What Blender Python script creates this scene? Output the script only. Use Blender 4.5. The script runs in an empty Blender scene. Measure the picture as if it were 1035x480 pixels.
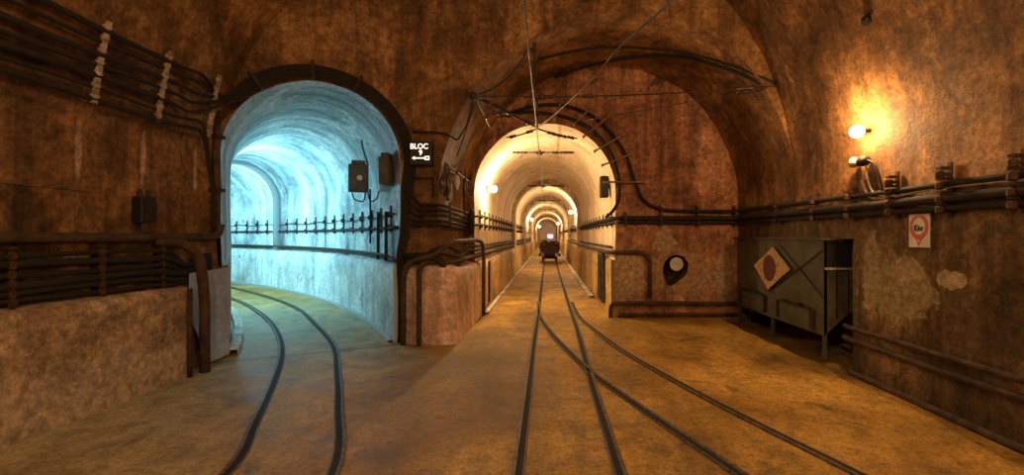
import bpy, math, random
from mathutils import Vector, noise
random.seed(7)
SC = bpy.context.scene; COL = SC.collection
PI = math.pi
F = 450.0; CZ = 1.285

# ------------------------------------------------------------------ helpers
def at(px, py, Y):            # point on a plane Y = const
    return Vector(((px-553.5)/F*Y, Y, CZ+(238-py)/F*Y))
def atx(px, py, X):           # point on a plane X = const
    Y = F*X/(px-553.5)
    return Vector((X, Y, CZ+(238-py)/F*Y))
def gnd(px, py, z=0.0):
    Y = F*(CZ-z)/(py-238)
    return Vector(((px-553.5)/F*Y, Y, z))

class MB:
    def __init__(s): s.v=[]; s.f=[]; s.uv={}
    def add(s, vs, fs):
        n=len(s.v); s.v+= [tuple(p) for p in vs]; s.f+=[tuple(i+n for i in f) for f in fs]; return n
    def box(s, c, d, rot=None):
        vs=[]
        for x in(-1,1):
            for y in(-1,1):
                for z in(-1,1):
                    p=Vector((x*d[0]/2,y*d[1]/2,z*d[2]/2))
                    if rot: p=rot@p
                    vs.append(p+Vector(c))
        s.add(vs,[(0,1,3,2),(4,6,7,5),(0,4,5,1),(2,3,7,6),(0,2,6,4),(1,5,7,3)]); return s
    def tube(s, pts, r, n=8, cap=True):
        pts=[Vector(p) for p in pts]; m=len(pts)
        rs = r if isinstance(r,(list,tuple)) else [r]*m
        t0=(pts[1]-pts[0]).normalized()
        up=Vector((0,0,1)) if abs(t0.z)<.9 else Vector((1,0,0))
        nrm=(up-t0*up.dot(t0)).normalized()
        base=len(s.v)
        for i,p in enumerate(pts):
            a=pts[max(i-1,0)]; b=pts[min(i+1,m-1)]
            t=(b-a)
            t=t.normalized() if t.length>1e-9 else t0
            nrm=(nrm-t*nrm.dot(t))
            nrm=nrm.normalized() if nrm.length>1e-6 else Vector((1,0,0))
            bi=t.cross(nrm)
            for k in range(n):
                a_=2*PI*k/n
                s.v.append(tuple(p+(nrm*math.cos(a_)+bi*math.sin(a_))*rs[i]))
        for i in range(m-1):
            for k in range(n):
                k2=(k+1)%n
                s.f.append((base+i*n+k,base+i*n+k2,base+(i+1)*n+k2,base+(i+1)*n+k))
        if cap:
            s.f.append(tuple(base+k for k in range(n))[::-1]); s.f.append(tuple(base+(m-1)*n+k for k in range(n)))
        return s
    def lathe(s, o, ax, prof, n=16):    # prof: (dist along axis, radius)
        o=Vector(o); ax=Vector(ax).normalized()
        return s.tube([o+ax*d for d,_ in prof],[max(r,.0004) for _,r in prof],n)
    def prism(s, poly, ext):            # poly 3d points, extruded by vector
        n=len(poly); e=Vector(ext); vs=[Vector(p) for p in poly]+[Vector(p)+e for p in poly]
        fs=[tuple(range(n))[::-1],tuple(range(n,2*n))]+[(i,(i+1)%n,(i+1)%n+n,i+n) for i in range(n)]
        s.add(vs,fs); return s
    def grid(s, rows, uvs=None):
        base=len(s.v); nr=len(rows); nc=len(rows[0])
        for r in rows: s.v+=[tuple(p) for p in r]
        if uvs:
            k=base
            for r in uvs:
                for u in r: s.uv[k]=u; k+=1
        for i in range(nr-1):
            for j in range(nc-1):
                a=base+i*nc+j; s.f.append((a,a+1,a+nc+1,a+nc))
        return s
    def build(s, name, mat, parent=None, smooth=False, disp=0.0, bevel=0.0):
        me=bpy.data.meshes.new(name)
        vs=s.v
        if disp:
            out=[]
            for p in vs:
                q=Vector(p)
                d=noise.noise_vector(q*1.1)*1.0+noise.noise_vector(q*3.3)*.45+noise.noise_vector(q*9)*.15
                out.append(tuple(q+d*disp))
            vs=out
        me.from_pydata(vs,[],s.f); me.update()
        if s.uv:
            l=me.uv_layers.new(name='UVMap')
            for lp in me.loops: l.data[lp.index].uv=s.uv.get(lp.vertex_index,(0,0))
        if smooth: me.polygons.foreach_set('use_smooth',[True]*len(me.polygons))
        me.materials.append(mat)
        o=bpy.data.objects.new(name,me); COL.objects.link(o)
        if parent: o.parent=parent; 
        if bevel:
            m=o.modifiers.new('b','BEVEL'); m.width=bevel; m.segments=2; m.limit_method='ANGLE'
        return o
def tag(o,label=None,cat=None,group=None,kind=None):
    if label: o['label']=label
    if cat: o['category']=cat
    if group: o['group']=group
    if kind: o['kind']=kind
    return o
def empty(name,loc=(0,0,0),label=None,cat=None,group=None,rz=0):
    o=bpy.data.objects.new(name,None); COL.objects.link(o); o.location=loc; o.rotation_euler=(0,0,rz)
    o.empty_display_size=.1
    return tag(o,label,cat,group)
def copy_tree(o,parent=None):
    c=o.copy(); COL.objects.link(c); c.parent=parent
    for ch in [x for x in list(bpy.data.objects) if x.parent==o]: copy_tree(ch,c)
    return c
def smoothpath(pts,k=6):
    pts=[Vector(p) for p in pts]; out=[]
    for i in range(len(pts)-1):
        p0=pts[max(i-1,0)];p1=pts[i];p2=pts[i+1];p3=pts[min(i+2,len(pts)-1)]
        for j in range(k):
            t=j/k
            out.append(.5*((2*p1)+(p2-p0)*t+(2*p0-5*p1+4*p2-p3)*t*t+(3*p1-p0-3*p2+p3)*t**3))
    out.append(pts[-1]); return out
def roundpath(pts,r=.1,k=5):           # straight runs with rounded elbows
    pts=[Vector(p) for p in pts]; out=[pts[0]]
    for i in range(1,len(pts)-1):
        a=(pts[i-1]-pts[i]); b=(pts[i+1]-pts[i]); d=min(r,a.length*.45,b.length*.45)
        A=pts[i]+a.normalized()*d; B=pts[i]+b.normalized()*d
        for j in range(k+1):
            t=j/k; out.append(A*(1-t)**2+pts[i]*2*t*(1-t)+B*t*t)
    out.append(pts[-1]); return out
def densify(pts,step=.25,jit=.0):
    pts=[Vector(p) for p in pts]; out=[]
    for a,b in zip(pts,pts[1:]):
        n=max(1,int((b-a).length/step))
        for j in range(n):
            p=a.lerp(b,j/n)
            if jit: p=p+noise.noise_vector(p*1.7)*jit
            out.append(p)
    out.append(pts[-1]); return out

# ------------------------------------------------------------------ materials
class NT:
    def __init__(s,name):
        s.m=bpy.data.materials.new(name); s.m.use_nodes=True; s.t=s.m.node_tree; s.b=s.t.nodes['Principled BSDF']; s.L=s.t.links
    def n(s,t,**kw):
        x=s.t.nodes.new(t)
        for k,v in kw.items(): setattr(x,k,v)
        return x
    def inp(s,sock,v):
        if hasattr(v,'is_output') or isinstance(v,bpy.types.NodeSocket): s.L.new(v,sock)
        else: sock.default_value=v
    def pos(s): return s.n('ShaderNodeNewGeometry').outputs['Position']
    def uv(s): return s.n('ShaderNodeTexCoord').outputs['UV']
    def obj(s): return s.n('ShaderNodeTexCoord').outputs['Object']
    def map(s,v,sc=(1,1,1),loc=(0,0,0),rot=(0,0,0)):
        x=s.n('ShaderNodeMapping'); s.L.new(v,x.inputs[0]); x.inputs['Scale'].default_value=sc; x.inputs['Location'].default_value=loc; x.inputs['Rotation'].default_value=rot; return x.outputs[0]
    def noise(s,v,sc,det=6,ro=.6,dist=0):
        x=s.n('ShaderNodeTexNoise'); s.L.new(v,x.inputs['Vector']); x.inputs['Scale'].default_value=sc; x.inputs['Detail'].default_value=det; x.inputs['Roughness'].default_value=ro; x.inputs['Distortion'].default_value=dist; return x.outputs['Fac']
    def ramp(s,f,st):
        x=s.n('ShaderNodeValToRGB'); s.L.new(f,x.inputs[0]); e=x.color_ramp.elements
        while len(e)<len(st): e.new(.5)
        for i,(p,c) in enumerate(st):
            e[i].position=p; e[i].color=(c,c,c,1) if not isinstance(c,tuple) else (*c,1)
        return x.outputs[0]
    def mix(s,f,a,b,bl='MIX'):
        x=s.n('ShaderNodeMix',data_type='RGBA',blend_type=bl); s.inp(x.inputs[0],f)
        for i,v in((6,a),(7,b)):
            s.inp(x.inputs[i], (*v,1) if isinstance(v,tuple) and len(v)==3 else v)
        return x.outputs[2]
    def math(s,op,a,b=0.0,c=None):
        x=s.n('ShaderNodeMath',operation=op); s.inp(x.inputs[0],a); s.inp(x.inputs[1],b)
        if c is not None: s.inp(x.inputs[2],c)
        return x.outputs[0]
    def bump(s,h,st=.3,d=.02):
        x=s.n('ShaderNodeBump'); x.inputs['Strength'].default_value=st; x.inputs['Distance'].default_value=d; s.L.new(h,x.inputs['Height']); s.L.new(x.outputs[0],s.b.inputs['Normal'])
    def col(s,c): s.inp(s.b.inputs['Base Color'], (*c,1) if isinstance(c,tuple) else c)
    def rough(s,r): s.inp(s.b.inputs['Roughness'],r)
    def blob(s,v,c,sz,edge=.25,wob=.5,nsc=4.5):      # ragged ellipsoid stain mask
        x=s.n('ShaderNodeVectorMath',operation='SUBTRACT'); s.L.new(v,x.inputs[0]); x.inputs[1].default_value=c
        y=s.n('ShaderNodeVectorMath',operation='DIVIDE'); s.L.new(x.outputs[0],y.inputs[0]); y.inputs[1].default_value=sz
        z=s.n('ShaderNodeVectorMath',operation='LENGTH'); s.L.new(y.outputs[0],z.inputs[0])
        nn=s.noise(v,nsc,9,.72,.5)
        h=s.math('ADD',z.outputs['Value'],s.math('MULTIPLY',s.math('SUBTRACT',nn,.5),wob*2.5))
        return s.ramp(h,[(1-edge,1.0),(1.0,0.0)])

def concrete(name,dark,mid,light,pale,rough=.85,streak=.6,patchy=.62,uv=False,blobs=(),bump=.7,stk=(5,5,.4),sc=1.0,con=.7,edge=.4):
    t=NT(name); p=t.uv() if uv else t.pos()
    big=t.noise(p,.75*sc,8,.62,.6); mid_n=t.noise(p,3.2*sc,12,.75,.4); fine=t.noise(p,14*sc,9,.8,.2)
    st=t.noise(t.map(p,stk),1.0,8,.68,.4)
    c=t.ramp(big,[(.3,dark),(.5,mid),(.68,light)])
    k=t.ramp(mid_n,[(.36,.2),(.5,.8),(.62,1.15)]); c=t.mix(con,c,k,'MULTIPLY')
    k=t.ramp(st,[(.36,.22),(.5,.9),(.64,1.6)]); c=t.mix(streak,c,k,'MULTIPLY')
    k=t.ramp(fine,[(.38,.28),(.5,.8),(.6,1.4)]); c=t.mix(con,c,k,'MULTIPLY'); g=t.ramp(t.noise(p,45*sc,5,.8),[(.38,.45),(.5,.95),(.6,1.2)]); c=t.mix(con*.8,c,g,'MULTIPLY'); c=t.mix(1.0,c,(1.45,1.45,1.45),'MULTIPLY')
    # peeled lime / efflorescence
    pn=t.noise(t.map(p,(1,1,.6) if not uv else (1,.6,1),(7,3,1)),1.5*sc,12,.7,.8)
    pm=t.ramp(pn,[(patchy,0.0),(patchy+.05,.75),(patchy+.2,.95)])
    c=t.mix(pm,c,t.mix(.7,pale,k,'MULTIPLY'))
    # soot spots
    sn=t.noise(t.map(p,(1,1,1),(2,9,4)),2.3*sc,12,.75,.5)
    sm=t.ramp(sn,[(.33,.75),(.42,0.0)]); c=t.mix(sm,c,tuple(x*.35 for x in dark))
    for (cc,sz,colr,amt,wob) in blobs:
        m=t.blob(p,cc,sz,edge,wob*1.7); m=t.math('MULTIPLY',m,amt)
        c=t.mix(m,c,t.mix(.75,colr,k,'MULTIPLY'))
    t.col(c); t.rough(t.ramp(mid_n,[(.3,rough-.25),(.7,rough)]))
    h=t.math('ADD',t.math('MULTIPLY',mid_n,1.0),t.math('MULTIPLY',fine,.35)); h=t.math('ADD',h,t.math('MULTIPLY',pm,.12))
    t.bump(h,bump,.045)
    t.b.inputs['Specular IOR Level'].default_value=.3
    return t.m
def metal(name,c,c2=None,rough=.55,met=.3,sc=12,thr=.5,bump=.2):
    t=NT(name); p=t.pos(); n=t.noise(p,sc,8,.7); n2=t.noise(p,sc*5,6,.7)
    if c2 is None: c2=tuple(x*.45 for x in c)
    col=t.ramp(n,[(thr-.12,c2),(thr+.1,c)]); k=t.ramp(n2,[(.3,.6),(.7,1.35)]); t.col(t.mix(.8,col,k,'MULTIPLY'))
    t.rough(t.ramp(n2,[(.3,rough),(.7,min(1,rough+.25))])); t.b.inputs['Metallic'].default_value=met; t.bump(n2,bump,.006); return t.m
def plain(name,c,rough=.6,met=0.0):
    t=NT(name); p=t.obj(); n=t.noise(p,9,6,.65); k=t.ramp(n,[(.3,.75),(.7,1.2)]); t.col(t.mix(.8,c,k,'MULTIPLY')); t.rough(rough); t.b.inputs['Metallic'].default_value=met; return t.m
def emit(name,c,s):
    t=NT(name); t.col(c); t.b.inputs['Emission Color'].default_value=(*c,1); t.b.inputs['Emission Strength'].default_value=s; return t.m

M={}
M['wall']=concrete('sooty_brown_render',(.055,.025,.008),(.205,.10,.034),(.38,.20,.075),(.56,.37,.21),patchy=.64)
M['wall_r']=concrete('right_wall_render',(.035,.019,.007),(.13,.075,.03),(.24,.145,.062),(.44,.32,.17),patchy=.64,
   blobs=[((3.0,3.86,.80),(.5,.36,.32),(.40,.31,.15),.9,.6),((3.0,3.3,.96),(.5,.13,.07),(.55,.42,.26),.9,.5),((3.0,4.12,.98),(.5,.10,.34),(.40,.31,.16),.85,.4),((3.0,3.72,1.0),(.5,.16,.12),(.50,.38,.22),.85,.5)],edge=.1)
M['wall_l']=concrete('left_bench_render',(.14,.09,.05),(.38,.26,.155),(.52,.38,.24),(.66,.53,.38),patchy=.6,streak=.4,
   blobs=[((-3.3,3.0,.15),(.5,2.2,.3),(.62,.5,.37),.7,.6)])
M['pier']=concrete('pier_render',(.36,.22,.15),(.68,.47,.35),(.80,.60,.45),(.78,.66,.52),patchy=.6,con=.5,streak=.4)
M['back']=concrete('reddish_end_wall_render',(.09,.032,.015),(.33,.145,.072),(.48,.24,.125),(.6,.42,.26),patchy=.64,
   blobs=[((1.25,7,.6),(.36,.5,.5),(.5,.37,.23),.8,.45),((2.1,7,.65),(.7,.5,.45),(.42,.27,.15),.75,.6),((2.75,7,.6),(.16,.5,.5),(.5,.4,.24),.5,.3),((1.85,7,1.22),(.2,.4,.28),(.5,.37,.2),.6,.6)])
M['tunnel_c']=concrete('cream_limewash',(.45,.36,.23),(.68,.56,.40),(.82,.72,.55),(.9,.82,.68),patchy=.6,streak=.3,uv=True,stk=(3.5,.35,1),bump=.2,con=.3)
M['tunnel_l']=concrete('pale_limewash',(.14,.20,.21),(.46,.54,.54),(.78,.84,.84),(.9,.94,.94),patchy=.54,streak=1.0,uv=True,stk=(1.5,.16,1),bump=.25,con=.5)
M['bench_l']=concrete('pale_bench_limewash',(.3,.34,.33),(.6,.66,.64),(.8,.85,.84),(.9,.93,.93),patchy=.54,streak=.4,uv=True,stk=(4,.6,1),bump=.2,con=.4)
M['bench_c']=concrete('ochre_bench_render',(.30,.19,.08),(.55,.38,.16),(.68,.5,.25),(.8,.66,.42),patchy=.62,uv=True,stk=(4,.5,1),bump=.25,con=.6)
M['vault']=concrete('vault_render',(.055,.025,.008),(.205,.10,.034),(.38,.20,.075),(.56,.37,.21),patchy=.64,streak=.6,blobs=[((-3.42,y_,1.93),(.3,.03,.27),(.6,.40,.28),.85,.25) for y_ in (3.26,3.79,4.36)])
M['wall_lu']=concrete('left_wall_render',(.055,.025,.008),(.205,.10,.034),(.38,.20,.075),(.56,.37,.21),patchy=.62,streak=.85,blobs=[((-3.42,y_,1.93),(.3,.03,.27),(.6,.40,.28),.85,.25) for y_ in (3.26,3.79,4.36)])
M['tunnel_rib']=concrete('rib_limewash',(.38,.28,.18),(.6,.48,.34),(.75,.62,.45),(.85,.76,.6),bump=.3,con=.5)
def floor_mat():
    t=NT('ochre_concrete_floor'); p=t.pos()
    big=t.noise(p,.8,8,.6,.8); m=t.noise(p,3.5,10,.72,.6); f=t.noise(p,15,10,.8); st=t.noise(t.map(p,(2.0,.55,1),(3,1,0),(0,0,.25)),1.3,8,.7,.8)
    c=t.ramp(big,[(.3,(.20,.11,.02)),(.5,(.42,.235,.042)),(.7,(.64,.385,.085))])
    for (nn,a,lo,hi) in((m,.9,.3,1.),(st,.7,.45,1.),(f,.9,.35,1.)):
        c=t.mix(a,c,t.ramp(nn,[(.33,lo),(.5,.9),(.62,hi)]),'MULTIPLY')
    g=t.ramp(t.noise(p,48,5,.8),[(.38,.45),(.5,.95),(.6,1.2)]); c=t.mix(.8,c,g,'MULTIPLY')
    c=t.mix(1.0,c,(1.5,1.5,1.5),'MULTIPLY')
    m2=t.blob(p,(-4.0,4.6,0),(3.4,6.0,3),.7,.4,1.4); c=t.mix(t.math('MULTIPLY',m2,.9),c,t.mix(1.0,t.mix(.85,(.47,.43,.27),g,'MULTIPLY'),t.ramp(m,[(.36,.45),(.5,.9),(.62,1.2)]),'MULTIPLY'))
    # darker brown centre strip between the two track openings, damp joint line across the tunnel mouth
    m1=t.blob(p,(-.75,3.9,0),(1.0,2.2,1),.5,.5,1.6); c=t.mix(t.math('MULTIPLY',m1,.55),c,(.17,.10,.05))
    x=t.n('ShaderNodeVectorMath',operation='DOT_PRODUCT'); t.L.new(p,x.inputs[0]); x.inputs[1].default_value=(-.415,.91,0)
    d=t.math('ABSOLUTE',t.math('SUBTRACT',x.outputs['Value'],5.52)); sx=t.n('ShaderNodeSeparateXYZ'); t.L.new(p,sx.inputs[0])
    lm=t.math('MULTIPLY',t.ramp(d,[(.012,1.0),(.035,0.0)]),t.math('LESS_THAN',sx.outputs[0],-1.7)); c=t.mix(t.math('MULTIPLY',lm,.75),c,(.05,.03,.015))
    t.col(c); t.rough(t.ramp(m,[(.3,.5),(.7,.85)])); t.bump(t.math('ADD',m,t.math('MULTIPLY',f,.4)),.5,.03)
    t.b.inputs['Specular IOR Level'].default_value=.35
    return t.m
M['floor']=floor_mat()
M['dirt']=concrete('dark_gutter_dirt',(.03,.02,.01),(.07,.045,.02),(.12,.08,.04),(.16,.1,.06))
M['rail']=metal('worn_rail_steel',(.20,.135,.08),(.06,.038,.02),.5,.3,30)
M['groove']=metal('black_flangeway',(.02,.014,.009),(.01,.008,.005),.8,.0,20)
M['cable']=metal('black_cable_sheath',(.022,.014,.009),(.010,.007,.005),.75,.0,15)
M['pipe']=metal('rusty_brown_pipe',(.10,.055,.028),(.035,.02,.011),.7,.1,10)
M['iron']=metal('rusty_iron',(.11,.055,.028),(.04,.022,.012),.6,.5,25)
M['iron2']=metal('pale_rusty_iron',(.34,.22,.14),(.14,.08,.045),.6,.2,30)
M['zinc']=metal('pale_galvanised_strip',(.6,.5,.4),(.25,.17,.11),.5,.4,18)
M['wire']=metal('copper_wire',(.24,.17,.11),(.13,.09,.06),.35,.7,10)
M['dwire']=metal('dark_wire',(.05,.035,.025),(.03,.02,.015),.5,.5,10)
M['insul']=plain('dark_glazed_insulator',(.05,.025,.018),.25)
M['wins']=plain('pale_porcelain',(.55,.48,.4),.3)
M['cab']=metal('grey_green_paint',(.10,.095,.05),(.05,.042,.02),.5,.2,5)
M['cabd']=metal('dark_cabinet_edge',(.035,.026,.016),None,.6,.3,8)
M['panel']=metal('blue_grey_sheet',(.44,.52,.70),(.32,.36,.46),.6,.1,3)
M['box']=metal('grey_enamel_box',(.10,.12,.13),(.05,.06,.065),.5,.2,9)
M['boxb']=metal('brown_enamel_box',(.11,.10,.085),(.06,.045,.035),.5,.2,9)
M['white']=plain('white_enamel',(.78,.7,.58),.5)
M['red']=plain('red_enamel',(.55,.06,.025),.45)
M['dred']=plain('dark_red_paint',(.10,.012,.008),.5)
M['ochre']=metal('stained_yellow_enamel',(.62,.42,.17),(.34,.18,.06),.5,.0,22)
M['black']=plain('black_paint',(.012,.01,.009),.5)
M['sack']=metal('mud_brown_load',(.09,.055,.035),(.03,.018,.012),.8,.0,9)
M['bulb']=emit('warm_bulb',(1.0,.57,.24),480)
M['bulb_near']=emit('warm_bulb_strong',(1.0,.56,.22),700)
M['fill_crown']=emit('crown_fill_light',(1.0,.60,.26),420)
M['fill_neutral']=emit('neutral_fill_light',(1.0,.67,.36),1700)
M['bulb_off']=plain('frosted_bulb',(.5,.42,.3),.3)
M['tbulb']=emit('tunnel_bulb',(1.0,.70,.37),850)
M['cool']=emit('cool_tube',(.34,.79,1.0),700)
M['signlit']=emit('backlit_letters',(1.0,.86,.76),1.1)
M['door']=metal('grey_steel_door',(.5,.44,.46),(.38,.32,.34),.6,.1,3)
M['farlamp']=emit('distant_window_light',(.75,.8,1.0),.6)

# ------------------------------------------------------------------ geometry of the place
CX,AL,AR,VS,VR,EN=-.2,3.25,3.2,1.6,3.4,2.3
def vault(t):      # t 0..1 left springing to right springing of the chamber vault
    a=PI*(1-t); c,s=math.cos(a),math.sin(a)
    return (CX+(AL if c<0 else AR)*math.copysign(abs(c)**(2/EN),c), VS+VR*abs(s)**(2/EN))
def vault_top(X):
    u=(X-CX)/(AL if X<CX else AR); u=min(abs(u),1)
    return VS+VR*(1-u**EN)**(1/EN)
def vault_side(z,left=True):
    v=max(0,(z-VS)/VR); u=(1-v**EN)**(1/EN)
    return CX-AL*u if left else CX+AR*u
RX,RY=-1.75,5.4; LX,LY=-3.42,4.64
def front_y(X): return RY+(RY-LY)/(RX-LX)*(X-RX) if X<RX else RY
BY=7.0
# back vault profile
def bv(X,front=True):
    cx,al,ar,sp,rise=(1.0,2.33,2.02,1.7,2.33) if front else (.95,2.25,2.07,1.7,2.25)
    u=(X-cx)/(al if X<cx else ar)
    if abs(u)>=1: return None
    return sp+rise*math.sqrt(1-u*u)
def bvp(t,front):
    cx,al,ar,sp,rise=(1.0,2.33,2.02,1.7,2.33) if front else (.95,2.25,2.07,1.7,2.25)
    a=PI*(1-t); c,s=math.cos(a),math.sin(a)
    return (cx+(al if c<0 else ar)*c, sp+rise*s)

def struct(mb,name,mat,smooth=True,disp=.022):
    o=mb.build(name,mat,smooth=smooth,disp=disp); o['kind']='structure'; return o
def lin(a,b,n): return [a+(b-a)*i/n for i in range(n+1)]

# floor: a grid over the chamber and the tunnels
m=MB()
GE=2.68
rows=[]
for j in range(0,93):
    y=-4+j*.14
    row=[]
    for i in range(0,49):
        x=-4.2+(GE+4.2)*i/48
        if i==48: x+=.07*noise.noise(Vector((0,y*1.7,5)))+.05*noise.noise(Vector((3,y*7,5)))
        z=.012*noise.noise(Vector((x*.8,y*.8,0)))-.006
        row.append((x,y,z))
    rows.append(row)
m.grid(rows)
e=[r[-1] for r in rows]; m.grid([[p,(p[0]+.02,p[1],-.05),(3.75,p[1],-.055)] for p in e])
rows=[[( x,y,-.004) for x in lin(-1.5,1.5,6)] for y in lin(8.8,62,90)]; m.grid(rows)
rows=[[( x,y,-.006) for x in lin(-16,-1.4,60)] for y in lin(4.3,22,70)]
m.grid([[(x,y,-.02) for x,y,z in r] for r in rows])
struct(m,'floor',M['floor'],True,0)

# left wall + bench
m=MB(); ys=lin(-4,4.13,46)
m.grid([[(-3.3,y,-.1),(-3.3,y,.2),(-3.3,y,.4),(-3.3,y,.6),(-3.3,y,.76),(-3.325,y,.8),(-3.38,y,.82),(-3.45,y,.83)] for y in ys])
m.grid([[(-3.3-.15*u,4.13,z) for u in (0,.5,1)] for z in (-.1,.2,.4,.6,.76)]); m.add([(-3.3,4.13,.76),(-3.325,4.13,.8),(-3.38,4.13,.82),(-3.45,4.13,.83),(-3.45,4.13,.76)],[(0,1,2,3,4)])
struct(m,'wall_left_bench',M['wall_l'],True,.012)
m=MB(); m.grid([[(-3.45,y,z) for z in lin(-.1,VS,12)] for y in lin(-4,4.66,60)])
struct(m,'wall_left',M['wall_lu'])
# main vault (ceiling)
m=MB(); NS=72; rows=[]
for i in range(NS+1):
    X,Z=vault(i/NS); ye=front_y(X)
    rows.append([(X,y,Z) for y in lin(-4,ye,62)])
m.grid(rows); struct(m,'ceiling',M['vault'],True,.03)
# right wall with low niche
NY0,NY1,NZ=4.38,6.88,1.26
m=MB()
m.grid([[(3.0,y,z) for z in lin(-.15,NZ,9)] for y in lin(-4,NY0,60)])
m.grid([[(3.0,y,z) for z in lin(NZ,1.72,4)] for y in lin(-4,BY,80)])
m.grid([[(3.0,y,z) for z in lin(-.15,NZ,9)] for y in lin(NY1,BY,1)])
m.grid([[(x,NY0,z) for z in lin(-.15,NZ,9)] for x in lin(3.0,3.7,5)])
m.grid([[(x,NY1,z) for z in lin(-.15,NZ,9)] for x in lin(3.0,3.7,5)])
m.grid([[(3.7,y,z) for z in lin(-.15,NZ,9)] for y in lin(NY0,NY1,14)])
m.grid([[(x,y,NZ) for x in lin(3.0,3.7,5)] for y in lin(NY0,NY1,14)])
struct(m,'wall_right',M['wall_r'])
# rear wall behind the camera
m=MB(); m.grid([[(CX+(vault(i/40)[0]-CX)*k, -4, vault(i/40)[1]*k) for k in lin(0,1,8)] for i in range(41)])
m.grid([[(x,-4,z) for z in lin(-.1,VS,4)] for x in lin(-3.45,3.0,20)])
struct(m,'wall_rear',M['wall'],True,0)

# front wall: diagonal part pierced by left tunnel, straight part above the back vault
RW=math.hypot(RX-LX,RY-LY); MX,MY=(RX+LX)/2,(RY+LY)/2; DX,DY=(RX-LX)/RW,(RY-LY)/RW
HW=RW/2-.02; SPZ=2.12
def mouth_top(t): return SPZ+HW*math.sqrt(max(0,1-(t/HW)**2))
m=MB(); cols=[]
ts=[-HW*math.cos(PI*i/36) for i in range(37)]
for t in ts:
    X,Y=MX+DX*t,MY+DY*t; a=mouth_top(t); b=max(vault_top(X),a)
    cols.append([(X,Y,z) for z in lin(a,b,22)])
X0,Y0=cols[-1][0][:2]
m.grid([[(x,y,z) for z in lin(SPZ,vault_top(-3.44),22)] for x,y in ((LX-.03,LY-.015),(cols[0][0][0],cols[0][0][1]))])
m.grid(cols)
m.grid([[(x,y,z) for z in lin(-.1,SPZ,20)]+[(x,y,z) for z in lin(SPZ,vault_top(x),22)[1:]] for x,y in ((X0,Y0),(RX+.01,RY),(-1.6,RY),(-1.47,RY),(-1.33,RY))])
xs=[1.0-2.33*math.cos(PI/2*i/22) for i in range(23)]+[1.0+2.02*math.sin(PI/2*i/22) for i in range(1,22)]
cols=[]
for x in xs:
    a=bv(x) or 1.7; b=max(vault_top(min(x,2.99)),a+.001); cols.append([(x,RY,z) for z in lin(a,b,16)])
m.grid(cols)
struct(m,'wall_front',M['vault'])
# back vault
m=MB()
rows=[]
for i in range(61):
    a=bvp(i/60,True); b=bvp(i/60,False)
    rows.append([(a[0]+(b[0]-a[0])*k,RY+(BY-RY)*k,a[1]+(b[1]-a[1])*k) for k in lin(0,1,12)])
m.grid(rows)
m.grid([[(-1.33+.03*k,RY+(BY-RY)*k,z) for z in lin(-.1,1.7,14)] for k in lin(0,1,12)])
struct(m,'ceiling_recess',M['vault'])
# back wall with tunnel portal and broken hole
TC,TR,TS=-.04,1.11,1.95
def tt(x): return TS+TR*math.sqrt(max(0,1-((x-TC)/TR)**2))
hole=[at(*p,BY) for p in ((672,264),(677,259),(684,257),(691,259),(695,265),(695,272),(692,279),(684,285),(675,291),(672,285),(670,277),(670,270))]
def inpoly(x,z,poly):
    c=False; n=len(poly)
    for i in range(n):
        a=poly[i];b=poly[(i+1)%n]
        if (a.z>z)!=(b.z>z) and x<(b.x-a.x)*(z-a.z)/(b.z-a.z)+a.x: c=not c
    return c
def nearpoly(x,z,poly):
    best=None
    for i in range(len(poly)):
        a=poly[i];b=poly[(i+1)%len(poly)]; d=b-a; t=max(0,min(1,((x-a.x)*d.x+(z-a.z)*d.z)/(d.x**2+d.z**2)))
        q=(a.x+d.x*t,a.z+d.z*t); dd=(q[0]-x)**2+(q[1]-z)**2
        if best is None or dd<best[0]: best=(dd,q)
    return best[1]
m=MB()
txs=[TC-TR*math.cos(PI*i/40) for i in range(41)]
m.grid([[(x,BY,z) for z in lin(tt(x),max(bv(x,False) or 1.7,tt(x)+.001),16)] for x in txs])
m.grid([[(x,BY,z) for z in lin(-.1,TS,14)]+[(x,BY,z) for z in lin(TS,max(bv(x,False) or 1.7,TS+.01),12)[1:]] for x in (-1.29,-1.24,-1.2,txs[0])])
xr=txs[-1]; xs=lin(xr,3.01,52)
n0=len(m.v); nz=44
gr=[[(x,BY,z) for z in lin(-.1,1.7,nz)]+[(x,BY,z) for z in lin(1.7,(bv(x,False) or 1.71),14)[1:]] for x in xs]
g=MB(); g.grid(gr)
keep=[];edge=set()
ins=[inpoly(p[0],p[2],hole) for p in g.v]
for f in g.f:
    if all(ins[i] for i in f): continue
    if any(ins[i] for i in f):
        for i in f:
            if ins[i]: edge.add(i)
    keep.append(f)
for i in edge:
    q=nearpoly(g.v[i][0],g.v[i][2],hole); g.v[i]=(q[0],BY,q[1])
g.f=keep; m.add(g.v,g.f)
struct(m,'wall_back',M['back'])
hc=sum(hole,Vector())/len(hole)
m=MB(); m.grid([[p+Vector((0,-.012,0)),hc+(p-hc)*.97+Vector((0,.06,0)),hc+(p-hc)*.8+Vector((0,.22,0)),hc+Vector((0,.3,0))] for p in hole+hole[:1]])
o=struct(m,'wall_back_hole',M['dirt'],False,.01)
# broken cavity pipe stub
q=at(684,267,BY)
r=empty('drain_pipe',q,'short pale round pipe end sitting in the broken hole of the reddish wall','pipe')
MB().lathe((0,.02,0),(0,1,0),[(0.01,.085),(.014,.1),(.25,.1)],20).build('pipe_body',M['iron'],r,True)
MB().lathe((0,.006,0),(0,1,0),[(0,.08),(.004,.105),(.012,.107)],20).build('end_cap',M['wins'],r)

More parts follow.
